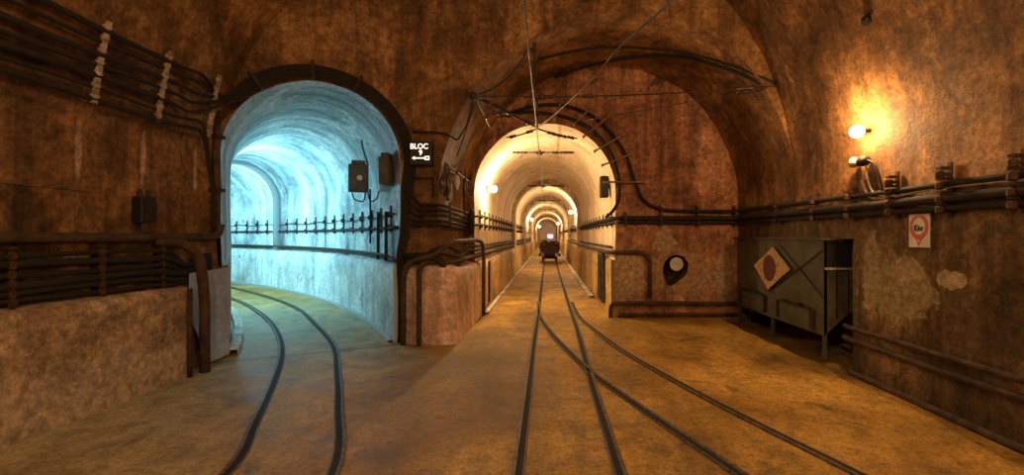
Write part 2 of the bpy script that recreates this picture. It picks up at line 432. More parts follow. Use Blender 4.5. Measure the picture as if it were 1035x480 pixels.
# swept tunnels
def sweep(mb,frames,prof,arc0=0):
    arcs=[0]
    for a,b in zip(prof,prof[1:]): arcs.append(arcs[-1]+math.hypot(b[0]-a[0],b[1]-a[1]))
    rows=[];uvs=[]
    for (s,o,r) in frames:
        rows.append([(o[0]+r[0]*u,o[1]+r[1]*u,z) for u,z in prof]); uvs.append([(s,a) for a in arcs])
    mb.grid(rows,uvs)
def archprof(c,r,sp,n=28): return [(c+r*math.cos(PI*i/n),sp+r*math.sin(PI*i/n)) for i in range(n+1)]
cf=[(y,(0,y),(1,0)) for y in lin(BY,20,50)+lin(20,50,30)[1:]]
prof=[(TC+TR,z) for z in lin(.84,TS,8)[:-1]]+archprof(TC,TR,TS)+[(TC-TR,z) for z in lin(TS,.84,8)[1:]]
m=MB(); sweep(m,cf,prof); struct(m,'ceiling_tunnel_centre',M['tunnel_c'],True,.012)
m=MB()
sweep(m,cf,[(1.0,-.05),(1.0,.3),(1.0,.6),(1.0,.86),(1.03,.9),(1.1,.91)])
struct(m,'wall_tunnel_right_bench',M['bench_c'],True,.008)
m=MB()
sweep(m,cf,[(-1.08,-.05),(-1.08,.3),(-1.08,.6),(-1.08,.84),(-1.11,.88),(-1.18,.89)])
struct(m,'wall_tunnel_left_bench',M['bench_c'],True,.008)
m=MB(); m.grid([[(1.0+.11*k,BY,z) for k in (0,1)] for z in lin(-.1,.9,6)]); struct(m,'wall_tunnel_bench_end',M['bench_c'],True,.008)
# light curbs
def strip(name,pts,w,h,mat):
    m=MB(); rows=[]
    pts=[Vector(p) for p in pts]
    for i,p in enumerate(pts):
        t=(pts[min(i+1,len(pts)-1)]-pts[max(i-1,0)]); t.z=0; t.normalize(); n=Vector((t.y,-t.x,0))
        rows.append([p-n*w/2+Vector((0,0,-.02)),p-n*w/2+Vector((0,0,h)),p+n*w/2+Vector((0,0,h)),p+n*w/2+Vector((0,0,-.02))])
    m.grid(rows); return struct(m,name,mat,False,.004)
M['curb']=concrete('pale_curb',(.4,.36,.3),(.62,.57,.5),(.75,.7,.6),(.8,.76,.7),bump=.2)
strip('trim_1',[(-1.0,y,0) for y in lin(7.3,50,60)],.07,.035,M['curb'])
strip('trim_2',[(.9,y,0) for y in lin(9.2,50,60)],.10,.035,M['curb'])
# ribs inside centre tunnel
k=3
for y in (14.2,20.5,29,40):
    m=MB(); pr=[(TC+(TR-.10),z) for z in (.9,1.4)]+archprof(TC,TR-.10,TS-.02)+[(TC-(TR-.10),z) for z in (1.4,.9)]
    po=[(TC+(u-TC)*1.13,TS+(z-TS)*1.13 if z>TS else z) for u,z in pr]
    m.grid([[(b[0],y,b[1]),(a[0],y,a[1]),(a[0],y+.7,a[1]),(b[0],y+.7,b[1])] for a,b in zip(pr,po)])
    struct(m,'trim_%d'%k,M['tunnel_rib'] if 'tunnel_rib' in M else M['back'],True,.006); k+=1
# far end
m=MB(); m.grid([[(x,50,z) for z in lin(-.1,3.3,4)] for x in lin(-1.4,1.4,4)]); struct(m,'wall_tunnel_end',M['tunnel_c'],False,0)
m=MB(); pr=[(.86,0)]+archprof(-.0,.86,1.95,16)+[(-.86,0)]
m.prism([(x+.05,49.5,z) for x,z in pr],(0,.2,0)); o=struct(m,'door_1',M['door'],False,0)
MB().box((.3,49.4,1.2),(.6,.06,.45)).build('door_window',M['farlamp'],o)

# left tunnel
def lframes():
    out=[]; x,y=MX,MY; ds=.2; h=math.radians(30)
    h0=math.atan2(DY,DX)
    for i in range(100):
        s=i*ds; hh=math.radians(30+3.2*s) if s<13 else math.radians(30+3.2*13)
        r=(math.cos(hh),math.sin(hh))
        if i==0: r=(DX,DY)
        elif i<6:
            k=i/6; a=h0*(1-k)+hh*k; r=(math.cos(a),math.sin(a))
        out.append((s,(x,y),r,hh))
        x-=math.sin(hh)*ds; y+=math.cos(hh)*ds
    return out
LF=lframes(); lf=[(a,b,c) for a,b,c,_ in LF]
def lpt(s,u,z):
    i=s/.2; a=int(i); k=i-a; A=LF[min(a,98)];B=LF[min(a+1,99)]
    ox=A[1][0]+(B[1][0]-A[1][0])*k; oy=A[1][1]+(B[1][1]-A[1][1])*k
    rx=A[2][0]+(B[2][0]-A[2][0])*k; ry=A[2][1]+(B[2][1]-A[2][1])*k
    return Vector((ox+rx*u,oy+ry*u,z))
prof=[(HW,z) for z in lin(.9,SPZ,9)[:-1]]+archprof(0,HW,SPZ)+[(-HW,z) for z in lin(SPZ,.0,12)[1:]]
m=MB(); sweep(m,lf,prof); struct(m,'ceiling_tunnel_left',M['tunnel_l'],True,.02)
m=MB(); sweep(m,lf,[(HW-.09,-.05),(HW-.09,.3),(HW-.09,.6),(HW-.09,.86),(HW-.05,.91),(HW+.01,.93)]); 
m.grid([[lpt(0,HW-.09+.1*k,z)for k in(0,1)] for z in lin(-.05,.93,6)])
struct(m,'wall_tunnel_curve_bench',M['bench_l'],True,.012)
strip('trim_7',[lpt(s,HW-.13,0) for s in lin(.02,18,70)],.06,.03,M['bench_l'])
strip('trim_8',[lpt(s,-HW+.09,0) for s in lin(.05,18,70)],.09,.07,M['curb'])
m=MB(); e=LF[-1]; m.grid([[lpt(19.7,u,z) for z in lin(0,3.2,4)] for u in lin(-1,1,4)]); struct(m,'wall_tunnel_curve_end',M['tunnel_l'],False,0)
for k2,s0 in ((9,7.0),(10,11.5)):
    m=MB(); pr=[(HW-.08,z) for z in (.94,1.5)]+archprof(0,HW-.08,SPZ)+[(-HW+.08,z) for z in (1.5,.0)]
    po=[(u*1.12,SPZ+(z-SPZ)*1.12 if z>SPZ else z) for u,z in pr]
    m.grid([[lpt(s0,b[0],b[1]),lpt(s0,a[0],a[1]),lpt(s0+.25,a[0],a[1]),lpt(s0+.25,b[0],b[1])] for a,b in zip(pr,po)])
    struct(m,'trim_%d'%k2,M['tunnel_l'],True,.006)

# pier lower block (bench end)
m=MB()
fp=[(-1.78,5.45),(-1.73,5.33),(-1.66,5.29),(-1.55,5.29),(-1.53,5.26),(-1.3,5.24),(-1.16,5.25),(-1.10,5.29),(-1.08,5.4),(-1.08,5.8),(-1.08,6.2),(-1.08,6.6),(-1.08,7.0)]
rows=[]
c0=Vector((-1.4,5.9))
for x,y in fp:
    z1=.93 if y<5.6 else .88
    col=[Vector((x,y,z)) for z in lin(-.1,z1-.08,9)]
    inn=Vector((-1.4,max(y,5.45)))
    d=(inn-Vector((x,y)))
    for k,zz in ((.08,z1-.035),(.2,z1-.01),(.5,z1+.01),(1,z1+.02)):
        col.append(Vector((x+d.x*k,y+d.y*k,zz)))
    rows.append(col)
m.grid(rows); struct(m,'wall_pier_bench',M['pier'],True,.018)

# ------------------------------------------------------------------ rails
def rail(pts,label,width=.05,side=1,gap=.045,guard=True):
    width=.024; gap=.036
    pts=[Vector(p) for p in pts]; r=empty('rail',(0,0,0),label,'rail','rails set in the concrete floor')
    def ribbon(o0,o1,z0,z1):
        m=MB(); rows=[]
        for i,p in enumerate(pts):
            t=(pts[min(i+1,len(pts)-1)]-pts[max(i-1,0)]); t.z=0; t.normalize(); n=Vector((t.y,-t.x,0))*side
            rows.append([p+n*o0+Vector((0,0,-.03)),p+n*o0+Vector((0,0,z0)),p+n*(o0*.85+o1*.15)+Vector((0,0,z1)),p+n*(o0*.15+o1*.85)+Vector((0,0,z1)),p+n*o1+Vector((0,0,z0)),p+n*o1+Vector((0,0,-.03))])
        m.grid(rows); return m
    ribbon(-width/2,width/2,.010,.014).build('rail_head',M['rail'],r)
    ribbon(width/2,width/2+gap,.006,.0065).build('flangeway',M['groove'],r)
    if guard: ribbon(width/2+gap,width/2+gap+.010,.006,.008).build('guard_lip',M['rail'],r)
    return r
A=[(-.185,-1.2,0),(-.183,2.39,0),(-.183,3.6,0),(-.19,5.2,0),(-.18,7.2,0)]+[(-.18,y,0) for y in (9,12,20,40,58)]
B=[(.418,-1.2,0),(.417,2.39,0),(.412,3.6,0),(.415,4.3,0),(.43,5.8,0),(.425,7.2,0)]+[(.42,y,0) for y in (9,12,20,40,58)]
rail(smoothpath(A,5),'straight left rail of the middle track running into the warm-lit tunnel',.055)
rail(smoothpath(B,5),'straight right rail of the middle track, crossed by the diverging rail',.055,-1)
C=[(-.155,8.6,0),(-.125,7.14,0),(.15,5.4,0),(.405,4.28,0),(.63,3.7,0),(.82,3.03,0),(1.05,2.39,0),(1.5,.8,0),(1.9,-1.2,0)]
C=[(-.155,8.6,0),(-.10,7.1,0),(.05,6.0,0),(.2,5.2,0),(.405,4.28,0),(.60,3.65,0),(.82,3.03,0),(1.05,2.42,0),(1.5,1.1,0),(2.2,-1.2,0)]
D=[(.44,8.6,0),(.47,7.1,0),(.60,6.1,0),(.80,5.0,0),(1.0,4.25,0),(1.22,3.55,0),(1.45,2.9,0),(1.68,2.3,0),(2.1,1.1,0),(2.8,-1.2,0)]
rail(smoothpath(C,6),'curved inner rail of the diverging track that crosses the straight rail',.045)
rail(smoothpath(D,6),'outermost right rail of the diverging track, nearest the green cabinet',.05,-1)
E=[(-1.03,1.3),(-1.13,2.39),(-1.53,3.32),(-1.965,4.22),(-2.48,5.21),(-3.3,6.4),(-4.44,7.92),(-5.89,9.4),(-8.0,11.2),(-10.5,13)]
G=[(-1.66,1.3),(-1.757,2.39),(-2.03,3.05),(-2.45,3.95),(-2.98,4.95),(-3.72,6.05),(-4.72,7.3),(-6.25,8.9),(-8.3,10.6),(-10.8,12.4)]
E=[(lambda s:(lpt(s,.22,0).x,lpt(s,.22,0).y))(s) for s in ()] or E
rail(smoothpath([(x,y,-.004) for x,y in E],6),'right rail of the curved track entering the blue-lit tunnel',.055,-1)
rail(smoothpath([(x,y,-.004) for x,y in G],6),'left rail of the curved track entering the blue-lit tunnel, passing the grey sheet',.055)

# ------------------------------------------------------------------ lamps
def wall_lamp(p,nrm,mat,label,r=.06,cat='lamp',name='wall_lamp',group=None,arm=.1):
    p=Vector(p); n=Vector(nrm).normalized()
    e=empty(name,p-n*arm,label,cat,group)
    m=MB().lathe((0,0,0),n,[(-.03,.07),(.0,.07),(.02,.05)],14); m.build('base_plate',M['iron'],e)
    MB().tube([n*.01,n*(arm*.5),n*(arm-r*.6)],.018,8).build('arm',M['iron'],e)
    MB().lathe(n*(arm-r*1.3),n,[(0,.03),(r*.35,.04),(r*.45,.03)],12).build('socket',M['black'],e)
    pr=[(-r*math.cos(PI*i/10),r*math.sin(PI*i/10)) for i in range(11)]
    MB().lathe(n*(arm),n,pr,18).build('bulb',mat,e,True)
    return e
wall_lamp((2.84,4.09,2.24),(-1,-.1,-.1),M['bulb'],'glaring bare bulb high on the right wall above the cables',.055,arm=.3)
wall_lamp((2.78,-1.2,2.4),(-1,0,-.15),M['bulb_near'],'bare bulb on the right wall further towards the near end',.055,arm=.2)
wall_lamp((-.5,-.9,3.3),(0,0,-1),M['fill_neutral'],'added unseen whiter fill bulb hanging from the vault near the near end',.055,arm=1.0)  # added lamp out of view, brightens pier, left bench, sheet and floor
wall_lamp((.2,1.0,4.35),(0,0,-1),M['fill_crown'],'added unseen fill bulb hanging from the crown of the chamber vault',.055,arm=.5)  # added lamp above the view, evens the light on floor and walls
TL=[(-.98,8.1,2.13,1,'nearest left bulb glowing on the cream wall of the middle tunnel'),(.87,16.8,2.17,-1,'bright bulb on the right wall deeper in the middle tunnel'),
    (-.9,25.5,2.2,1,'small glowing bulb on the left wall deep in the middle tunnel, before the wagon end'),(.8,34,2.2,-1,'faint far bulb on the right wall near the end of the middle tunnel'),(-.85,45,2.2,1,'farthest left bulb close to the grey end door')]
for x,y,z,s,l in TL: wall_lamp((x,y,z),(s,0,0),M['tbulb'],l,.055)
def tube_lamp(s,u,z,label):
    p=lpt(s,u,z); q=lpt(s+.01,u,z); c=lpt(s,0,z); n=(c-p).normalized(); t=n.cross(Vector((0,0,1)))
    e=empty('wall_lamp',p,label,'lamp')
    MB().lathe((0,0,0),n,[(-.12,.05),(.03,.05),(.05,.04)],12).build('base_plate',M['iron'],e)
    MB().lathe(n*.05,n,[(0,.03),(.01,.055),(.06,.065),(.1,.055),(.125,.02)],14).build('bulb',M['cool'],e,True)
tube_lamp(4.6,-HW+.03,2.1,'cool bluish bulb on the inner curve nearest the left tunnel mouth')
tube_lamp(7.2,-HW+.04,2.2,'cool bluish bulb on the inner curve in the middle of the left tunnel')
tube_lamp(11,-HW+.04,2.2,'cool bluish bulb farthest around the bend of the left tunnel')

# ------------------------------------------------------------------ cables and brackets
def cable(pts,r,label,mat='cable',group=None,n=8,name='cable',cat='cable',jit=.004,rnd=.1,step=.3,raw=False):
    p = pts if raw else densify(roundpath(pts,rnd),step,jit)
    o=MB().tube(p,r,n).build(name,M[mat],None,True); return tag(o,label,cat,group)

# right wall run: four cables at heights z, the lower two turning onto the end wall and into the tunnel
def rw(z,off): return vault_side(z,False)-off
hs=[(1.68,.022,.06,'topmost'),(1.62,.014,.05,'thin second'),(1.555,.034,.07,'thick third'),(1.485,.02,.05,'lowest')]
cable([(2.95,-3.5,1.67),(2.95,6.9,1.66),(1.95,6.94,1.67)]+[at(*p,6.93) for p in ((665,211),(650,203),(641,182),(633,156),(620,136),(602,118),(582,109),(560,105),(540,107),(520,112),(505,117))],.024,'uppermost heavy cable of the right wall that sweeps over the tunnel arch',rnd=.25,step=.15)
cable([at(*p,6.93) for p in ((612,220),(621,212),(626,200),(626,180),(619,156),(608,140),(593,126),(573,118),(550,114),(528,113),(512,117))],.024,'inner heavy cable hugging the middle tunnel arch',rnd=.2,step=.12)
cable([(2.955,-3.5,1.62),(2.955,1.5,1.60),(2.955,3.4,1.645),(2.955,3.87,1.61),(2.95,4.1,1.63),(2.93,4.15,1.8)],.011,'thin grey cable sagging along the right wall towards the bulb holder','zinc')
cable([(2.93,-3.5,1.57),(2.93,6.9,1.555),(1.2,6.92,1.555),(1.02,7.05,1.555),(1.02,40,1.555)],.035,'thickest cable on the right wall, running on into the middle tunnel',rnd=.15)
cable([(2.94,-3.5,1.48),(2.94,6.92,1.485),(1.2,6.93,1.485),(1.03,7.05,1.485),(1.03,40,1.485)],.022,'lowest cable on the right wall, right under the thickest one',rnd=.12)

def bracket(loc,nrm,zs,label,group,h=None,mat='iron',blob=.03,depth=.06,name='cable_bracket'):
    n=Vector(nrm).normalized(); t=Vector((n.y,-n.x,0)); z0=min(zs)-.06; z1=max(zs)+.09
    e=empty(name,(loc[0],loc[1],0),label,'bracket',group)
    from mathutils import Matrix
    R=Matrix((t,n,Vector((0,0,1)))).transposed()
    MB().box(n*.008+Vector((0,0,(z0+z1)/2)),(.035,.014,z1-z0),R).build('strip',M[mat],e)
    for z in zs:
        m=MB(); m.box(n*depth+Vector((0,0,z)),(.03,depth*1.6,.022),R); m.box(n*depth+Vector((0,0,z+.045)),(.045,depth*1.2,.02),R)
        m.lathe(n*depth*1.4+Vector((0,0,z-.035)),(0,0,1),[(0,.012),(.01,blob*.6),(.05,blob*.6),(.06,.012)],8)
        m.build('clamp',M[mat],e)
    return e
names=['between the glaring bulb and the green cabinet','just right of the glaring bulb','left of the small red and white sign','just right of the small red and white sign','at the right edge of the picture']
for i,(px,l) in enumerate(zip((826,862,905,958,1033),['below and left of the glaring bulb','directly below the glaring bulb','above and left of the red ring sign','above and right of the red ring sign','nearest the camera on the right wall'])):
    bracket((2.995,F*2.97/(px-553.5),0),(-1,0,0),(1.48,1.56,1.66,1.74) if i>1 else (1.48,1.56,1.66),'rusty iron cable bracket on right wall '+l,'cable brackets on the right wall',blob=.05)
bracket((2.995,5.7,0),(-1,0,0),(1.48,1.56,1.66),'rusty iron cable bracket on right wall above the green cabinet','cable brackets on the right wall')
for px,l in ((632,'nearest the middle tunnel opening'),(667,'second from the middle tunnel opening'),(704,'above and right of the broken hole'),(741,'in the corner by the green cabinet')):
    p=at(px,225,6.985); bracket(p,(0,-1,0),(1.48,1.56) if px<660 else (1.48,1.56,1.67),'rusty cable bracket on the reddish end wall '+l,'cable brackets on the end wall',blob=.03)
# clips over the arch
for i,(a,b,l) in enumerate([((567,103),(562,117),'at the crown'),((594,112),(583,123),'just right of the crown'),((610,122),(594,135),'third from the crown'),((625,139),(606,150),'fourth from the crown'),((634,157),(614,165),'beside the shoulder of the arch'),((644,184),(617,184),'lowest at the right haunch')]):
    A_=at(*a,6.89);B_=at(*b,6.89); A_,B_=A_+(A_-B_)*.3,B_+(B_-A_)*.25
    m=MB(); m.tube([A_,B_],.014,6)
    for q in (A_,B_): m.lathe(q,(0,1,0),[(-.02,.022),(.02,.022),(.03,.012),(.10,.012)],6)
    tag(m.build('cable_clip',M['iron2']),'rusty clip bar across both arch cables, '+l,'clip','clips on the arch cables')
# tunnel racks
def rackrow(points,label,group,zs,nearlabel):
    first=None
    for i,(p,n) in enumerate(points):
        ang=math.atan2(n[1],n[0])
        if first is None:
            first=empty('cable_post',(p[0],p[1],0),nearlabel,'bracket',group,rz=ang)
            z0,z1=min(zs)-.07,max(zs)+.12
            MB().box((.008,0,(z0+z1)/2),(.02,.045,z1-z0)).build('strip',M['iron'],first)
            for z in zs:
                m=MB().box((.025,0,z-.025),(.04,.026,.02)); m.lathe((.03,0,z-.03),(0,0,1),[(0,.012),(.01,.03),(.055,.03),(.07,.012)],8); m.build('clamp',M['iron'],first)
        else:
            c=copy_tree(first); c.location=(p[0],p[1],0); c.rotation_euler=(0,0,ang); c['label']=label
rackrow([((TC-TR+.004,7.5+i*.58),(1,0)) for i in range(22)],'small iron cable post in the row along the left wall of the middle tunnel','cable posts on the middle tunnel left wall',(1.45,1.6),'small iron cable post nearest the camera on the middle tunnel left wall')
rackrow([((TC+TR-.004,7.35+i*.58),(-1,0)) for i in range(22)],'small iron cable post in the row along the right wall of the middle tunnel','cable posts on the middle tunnel right wall',(1.49,1.56),'small iron cable post nearest the camera on the middle tunnel right wall')
pl=[]
for i in range(24):
    s=.55+i*.55; p=lpt(s,HW-.004,0); c=lpt(s,0,0); n=(c-p).normalized(); pl.append(((p.x,p.y),(n.x,n.y)))
rackrow(pl,'iron cable post in the row around the curved wall of the blue-lit tunnel','cable posts in the blue-lit tunnel',(1.39,1.56),'iron cable post nearest the mouth on the curved blue-lit wall')
# left tunnel long cables
def lrun(u,z,s0,s1,jit=.004): return [lpt(s,u,z)+noise.noise_vector(lpt(s,u,z)*2)*jit for s in lin(s0,s1,60)]
cable(lrun(HW-.045,1.385,.05,18),.022,'thick lower cable on the posts of the blue-lit curved wall',raw=True)
cable([p+Vector((0,0,.02*math.sin(i*1.3))) for i,p in enumerate(lrun(HW-.045,1.55,.1,18))],.009,'thin upper cable on the posts of the blue-lit curved wall',raw=True)
cable(lrun(HW-.04,.985,.0,18),.028,'dark pipe lying on the bench ledge of the blue-lit tunnel, nearer the wall','pipe',raw=True,name='pipe',cat='pipe')
cable(lrun(HW-.10,1.03,.3,18),.016,'thin pipe above the bench ledge edge in the blue-lit tunnel','pipe',raw=True,name='pipe',cat='pipe')

# left vault cables
def vl(ratio,y):
    z=2.4
    for _ in range(8):
        X=vault_side(z)+.085; z=CZ-ratio*X
    return Vector((X,y,z))
ratios=[(.463,.026),(.437,.018),(.406,.026),(.378,.022),(.352,.03),(.324,.014),(.300,.024)]
ord_=['topmost heavy','second thin','third heavy','fourth','fifth and thickest','sixth thin','lowest']
DN=Vector((DY,-DX,0))     # into the chamber, normal of the diagonal wall
def arc_pt(ang,r,off=.04):   # on the diagonal wall around the mouth; ang 0 = right springing
    t=r*math.cos(ang); return Vector((MX+DX*t,MY+DY*t,SPZ+r*math.sin(ang)))+DN*off
for i,((ra,r),o_) in enumerate(zip(ratios,ord_)):
    pts=[vl(ra,y)+Vector((0,0,.012*math.sin(y*3+i))) for y in lin(-3.5,3.95,26)]
    if i<5:
        rr=HW+.035+.030*(4-i)
        pts+=[vl(ra,4.15)+Vector((.03,0,-.01)),arc_pt(2.55-.03*i,rr,.07)]
        pts+=[arc_pt(a,rr,.05) for a in lin(2.3,.0,14)]
        yr=RY-.05-.012*i; zz=[1.66,1.60,1.54,1.47,1.42][i]
        xr_=MX+DX*rr
        pts+=[Vector((xr_,front_y(xr_)-.07,SPZ-.3)),Vector((xr_+.0,front_y(xr_)-.07,zz+.12)),Vector((xr_+.1,5.32,zz)),Vector((-1.42,5.33,zz)),Vector((-1.27,5.45,zz-.01)),Vector((-1.22,6.2,zz-.03)),Vector((-1.2,6.95,zz-.05 if i else 1.6))]
        if i in (2,4): pts+=[(-1.095,7.2,1.6 if i==2 else 1.46),(-1.09,12,1.6 if i==2 else 1.455),(-1.09,35,1.6 if i==2 else 1.455)]
        pts=smoothpath(pts,4)
    else:
        xl=[(-3.36,4.2),(-3.35,4.32)][i-5]
        pts+=[vl(ra,4.1),vl(ra,4.3)+Vector((0,0,-.02)),Vector((-3.33-.01*i,4.46,1.95)),Vector((-3.32-.01*i,4.5,1.7)),Vector((-3.32-.01*i,4.5,1.35))]
        pts=smoothpath(pts,4)
    rad=[r*.92 if Vector(p).y<3.9 and Vector(p).x<-3 else min(r*.92,.0165) for p in pts]
    cable(pts,rad,'%s cable of the bundle running along the upper left vault'%o_,raw=True,group='cables along the upper left vault')
# conduit at left jamb
cable([arc_pt(PI,HW+.035,.05)+Vector((0,0,.45)),arc_pt(PI,HW+.035,.05),arc_pt(PI,HW+.035,.05)-Vector((0,0,.85))],.035,'vertical conduit down the left jamb of the blue-lit tunnel mouth','pipe',name='conduit',cat='pipe')
for z,l in ((2.3,'upper'),(1.75,'lower')):
    p=arc_pt(PI,HW+.035,.06); tag(MB().box((p.x,p.y,z),(.12,.1,.035)).build('pipe_clamp',M['iron']),l+' clamp holding the conduit on the left jamb','clamp')
# pale strip brackets on the vault
for (ya,l) in ((F*3.3/(553.5-98),'nearest of the three, at far left'),(F*3.3/(553.5-162),'middle one of the three'),(F*3.3/(553.5-213),'nearest the blue-lit tunnel mouth')):
    e=empty('cable_bracket',(-3.3,ya,2.3),'pale slanting strip bracket on the upper left vault, '+l,'bracket','strip brackets on the left vault')
    pts=[vl(r_,ya)+Vector((.005,0,0))-Vector((-3.3,ya,2.3)) for r_ in lin(.29,.485,9)]
    m=MB(); m.grid([[p+Vector((.0,-.02,0)),p+Vector((.015,-.02,.004)),p+Vector((.015,.02,.004)),p+Vector((.0,.02,0))] for p in pts]); m.build('strip',M['zinc'],e)
    for r_,_ in ratios:
        p=vl(r_,ya)-Vector((-3.3,ya,2.3)); MB().lathe(p+Vector((.012,0,.02)),(.5,0,1),[(-.02,.012),(0,.028),(.015,.028),(.025,.01)],8).build('clamp',M['zinc'],e)
# clips on the mouth arch
for a,l in ((2.2,'left shoulder'),(1.62,'crown'),(1.15,'right of the crown')):
    A_=arc_pt(a,HW+.01,.09);B_=arc_pt(a,HW+.2,.09); m=MB(); m.tube([A_,B_],.016,6); m.tube([B_,B_-DN*.09],.018,6); m.tube([A_,A_-DN*.09],.012,6)
    tag(m.build('cable_clip',M['iron']),'rusty clip over the cable bundle at the '+l+' of the blue-lit mouth','clip','clips on the blue-lit mouth')

# left wall: long pipe, six cables on brackets, pipe going down
lp=[(-3.385,-3.5,1.27),(-3.385,4.5,1.27),(-3.37,4.56,1.30),(-3.36,4.58,1.40)]
cable(lp,.036,'long brown pipe running level along the left wall above the bench','pipe',rnd=.08,name='pipe',cat='pipe')
cable([(-3.40,3.85,1.235),(-3.30,4.0,1.235),(-3.25,4.16,1.1),(-3.25,4.22,.7),(-3.25,4.22,-.02)],.045,'brown pipe bending down from the left wall to the floor beside the grey sheet','pipe',rnd=.22,name='pipe',cat='pipe')
cable([(-3.27,4.07,-.02),(-3.27,4.07,.8)],.02,'thin upright pipe at the end of the left bench','pipe',name='pipe',cat='pipe')
for i,z in enumerate((1.15,1.09,1.03,.97,.91,.86)):
    rr=(.018,.026,.02,.028,.022,.018)[i]
    pts=[(-3.385,y,z+.012*math.sin(y*2.2+i*1.7)) for y in lin(-3.5,3.7,24)]+[(-3.37,3.85,z),(-3.38,4.0,z-.02),(-3.40,4.18,1.02-.035*i+.02*(i%2)),(-3.41,4.35,1.08-.03*i),(-3.41,4.5,1.1-.03*i)]
    cable(smoothpath(pts,3),rr,'%s cable on the brackets of the left wall, under the long level pipe'%['topmost','second','third','fourth','fifth','lowest'][i],raw=True,group='cables under the long left pipe')
for px,l in ((6,'at the left picture edge'),(98,'in the middle of the run'),(160,'beside the bend of the brown pipe')):
    bracket((-3.44,F*3.41/(553.5-px),0),(1,0,0),(.86,.92,.98,1.04,1.10,1.16),'upright bracket holding six cables on the left wall, '+l,'upright brackets on the left wall',mat='iron',blob=.036,depth=.05)
# dark box on the left wall
e=empty('junction_box',(-3.44,3.74,1.5),'dark rusty junction box on the left wall just above the long pipe','junction box')
MB().box((.05,0,0),(.09,.14,.22)).build('body',M['black'],e,bevel=.012); MB().box((.105,0,.0),(.015,.11,.17)).build('cover',M['cabd'],e,bevel=.004)
for y in(-.04,.04): MB().lathe((.05,y,.11),(0,0,1),[(0,.02),(.06,.018)],8).build('cable_gland',M['iron'],e)
MB().lathe((.05,0,-.18),(0,0,1),[(0,.03),(.06,.03)],8).build('outlet',M['iron'],e)
# grey sheet
m=MB(); e=[(4.2,.93),(4.74,.95),(4.72,.03),(4.44,.02),(4.2,.52)]
m.prism([(-3.37+.0*y,y,z) for y,z in e],(-.012,0,0)); tag(m.build('metal_sheet',M['panel']),'blue-grey metal sheet leaning upright beside the left tunnel mouth','metal sheet')
# edge stone behind sheet
m=MB(); m.grid([[(-3.43+.03*math.sin(k),y,z) for k,z in ((0,-.05),(0,.5),(0,.92),(-.6,.97))] for y in lin(4.13,4.8,5)]); struct(m,'wall_left_jamb_base',M['wall'],True,.008)

# pier pipes
cable([(-1.70,5.24,-.02),(-1.70,5.24,.75),(-1.66,5.22,.95),(-1.5,5.2,1.02),(-1.35,5.19,1.04),(-1.22,5.25,1.15),(-1.14,5.5,1.21),(-1.12,6.9,1.22),(-1.05,7.2,1.18),(-1.04,7.25,.9),(-1.04,7.25,.0)],.03,'dark pipe rising from the floor at the pier, over its bench and down again inside','pipe',rnd=.12,step=.1,name='pipe',cat='pipe')
cable([(-1.51,5.225,-.02),(-1.51,5.22,.9),(-1.45,5.25,.98),(-1.2,5.35,.96),(-1.15,6.0,.97),(-1.1,8,.98),(-1.1,30,.98)],.03,'upright pipe on the pier face that turns along the left bench of the middle tunnel','pipe',rnd=.1,step=.12,name='pipe',cat='pipe')
for i,(z,r,x,l) in enumerate(((.95,.026,-1.17,'lowest'),(1.06,.022,-1.14,'middle'),(1.12,.016,-1.14,'upper'))):
    cable([(-1.72,5.3,1.05-.02*i),(-1.5,5.22,1.06-.015*i),(-1.35,5.21,1.05+.03*i),(-1.22,5.28,z+.05*(i-1)),(x,5.7,z-.05),(x,6.3,z+.02),(x+.02,7.0,z),(-1.11,8,z),(-1.11,30,z)],r,l+' of the black cables twisting over the pier bench into the middle tunnel',rnd=.1,step=.12,jit=.018)
for i in range(3):
    x=MX+DX*(HW+.02)+.03*i
    cable([(x,5.36-.01*i,1.9-.1*i),(x+.01,5.31,1.3),(x-.03,5.3,1.05),(x-.02,5.33,.6),(x-.04,5.36,.0)],.022,['left','middle','right'][i]+' black cable hanging down the right jamb of the blue-lit mouth',jit=.01,step=.1)
cable([(-1.62,5.34,2.53),(-1.35,5.345,2.53),(-1.2,5.345,2.5),(-1.08,5.33,2.42),(-.97,5.33,2.6),(-.88,5.33,2.95)],.011,'thin black wire across the pier front above the lit sign',mat='dwire',rnd=.04,step=.1)
cable([(-1.38,5.35,1.98),(-1.38,5.35,1.75)],.009,'short thin wire drop on the pier under the lit sign',mat='dwire')
cable([(-1.66,5.36,1.98),(-1.38,5.36,1.98)],.009,'short level wire on the pier under the lit sign',mat='dwire')

# BLOC 9 sign
def text_mesh(s,size,font_ext=.002):
    c=bpy.data.curves.new('t','FONT'); c.body=s; c.size=size; c.align_x='CENTER'; c.align_y='CENTER'; c.extrude=font_ext; c.offset=size*.016
    o=bpy.data.objects.new('t',c); COL.objects.link(o); bpy.context.view_layer.update()
    me=bpy.data.meshes.new_from_object(o.evaluated_get(bpy.context.evaluated_depsgraph_get())); bpy.data.objects.remove(o); return me
def text(s,size,mat,parent,loc,rot,name='lettering',sx=1):
    me=text_mesh(s,size); me.materials.append(mat); o=bpy.data.objects.new(name,me); COL.objects.link(o); o.parent=parent; o.location=loc; o.rotation_euler=rot; o.scale=(sx,1,1); return o
sp=at(426,155,5.33); sp.y=5.34
e=empty('lit_sign',sp,'black illuminated sign reading BLOC 9 with an arrow, on the pier','sign')
MB().box((0,0,0),(.265,.09,.285)).build('housing',M['black'],e,bevel=.006)
text('BLOC',.088,M['signlit'],e,(-.018,-.047,.075),(PI/2,0,0),sx=.95)
text('9',.085,M['signlit'],e,(-.0,-.047,.0),(PI/2,0,0))
m=MB(); m.box((-.01,-.047,-.062),(.13,.004,.014)); m.prism([(-.105,-.045,-.062),(-.07,-.045,-.04),(-.07,-.045,-.084)],(0,-.004,0))
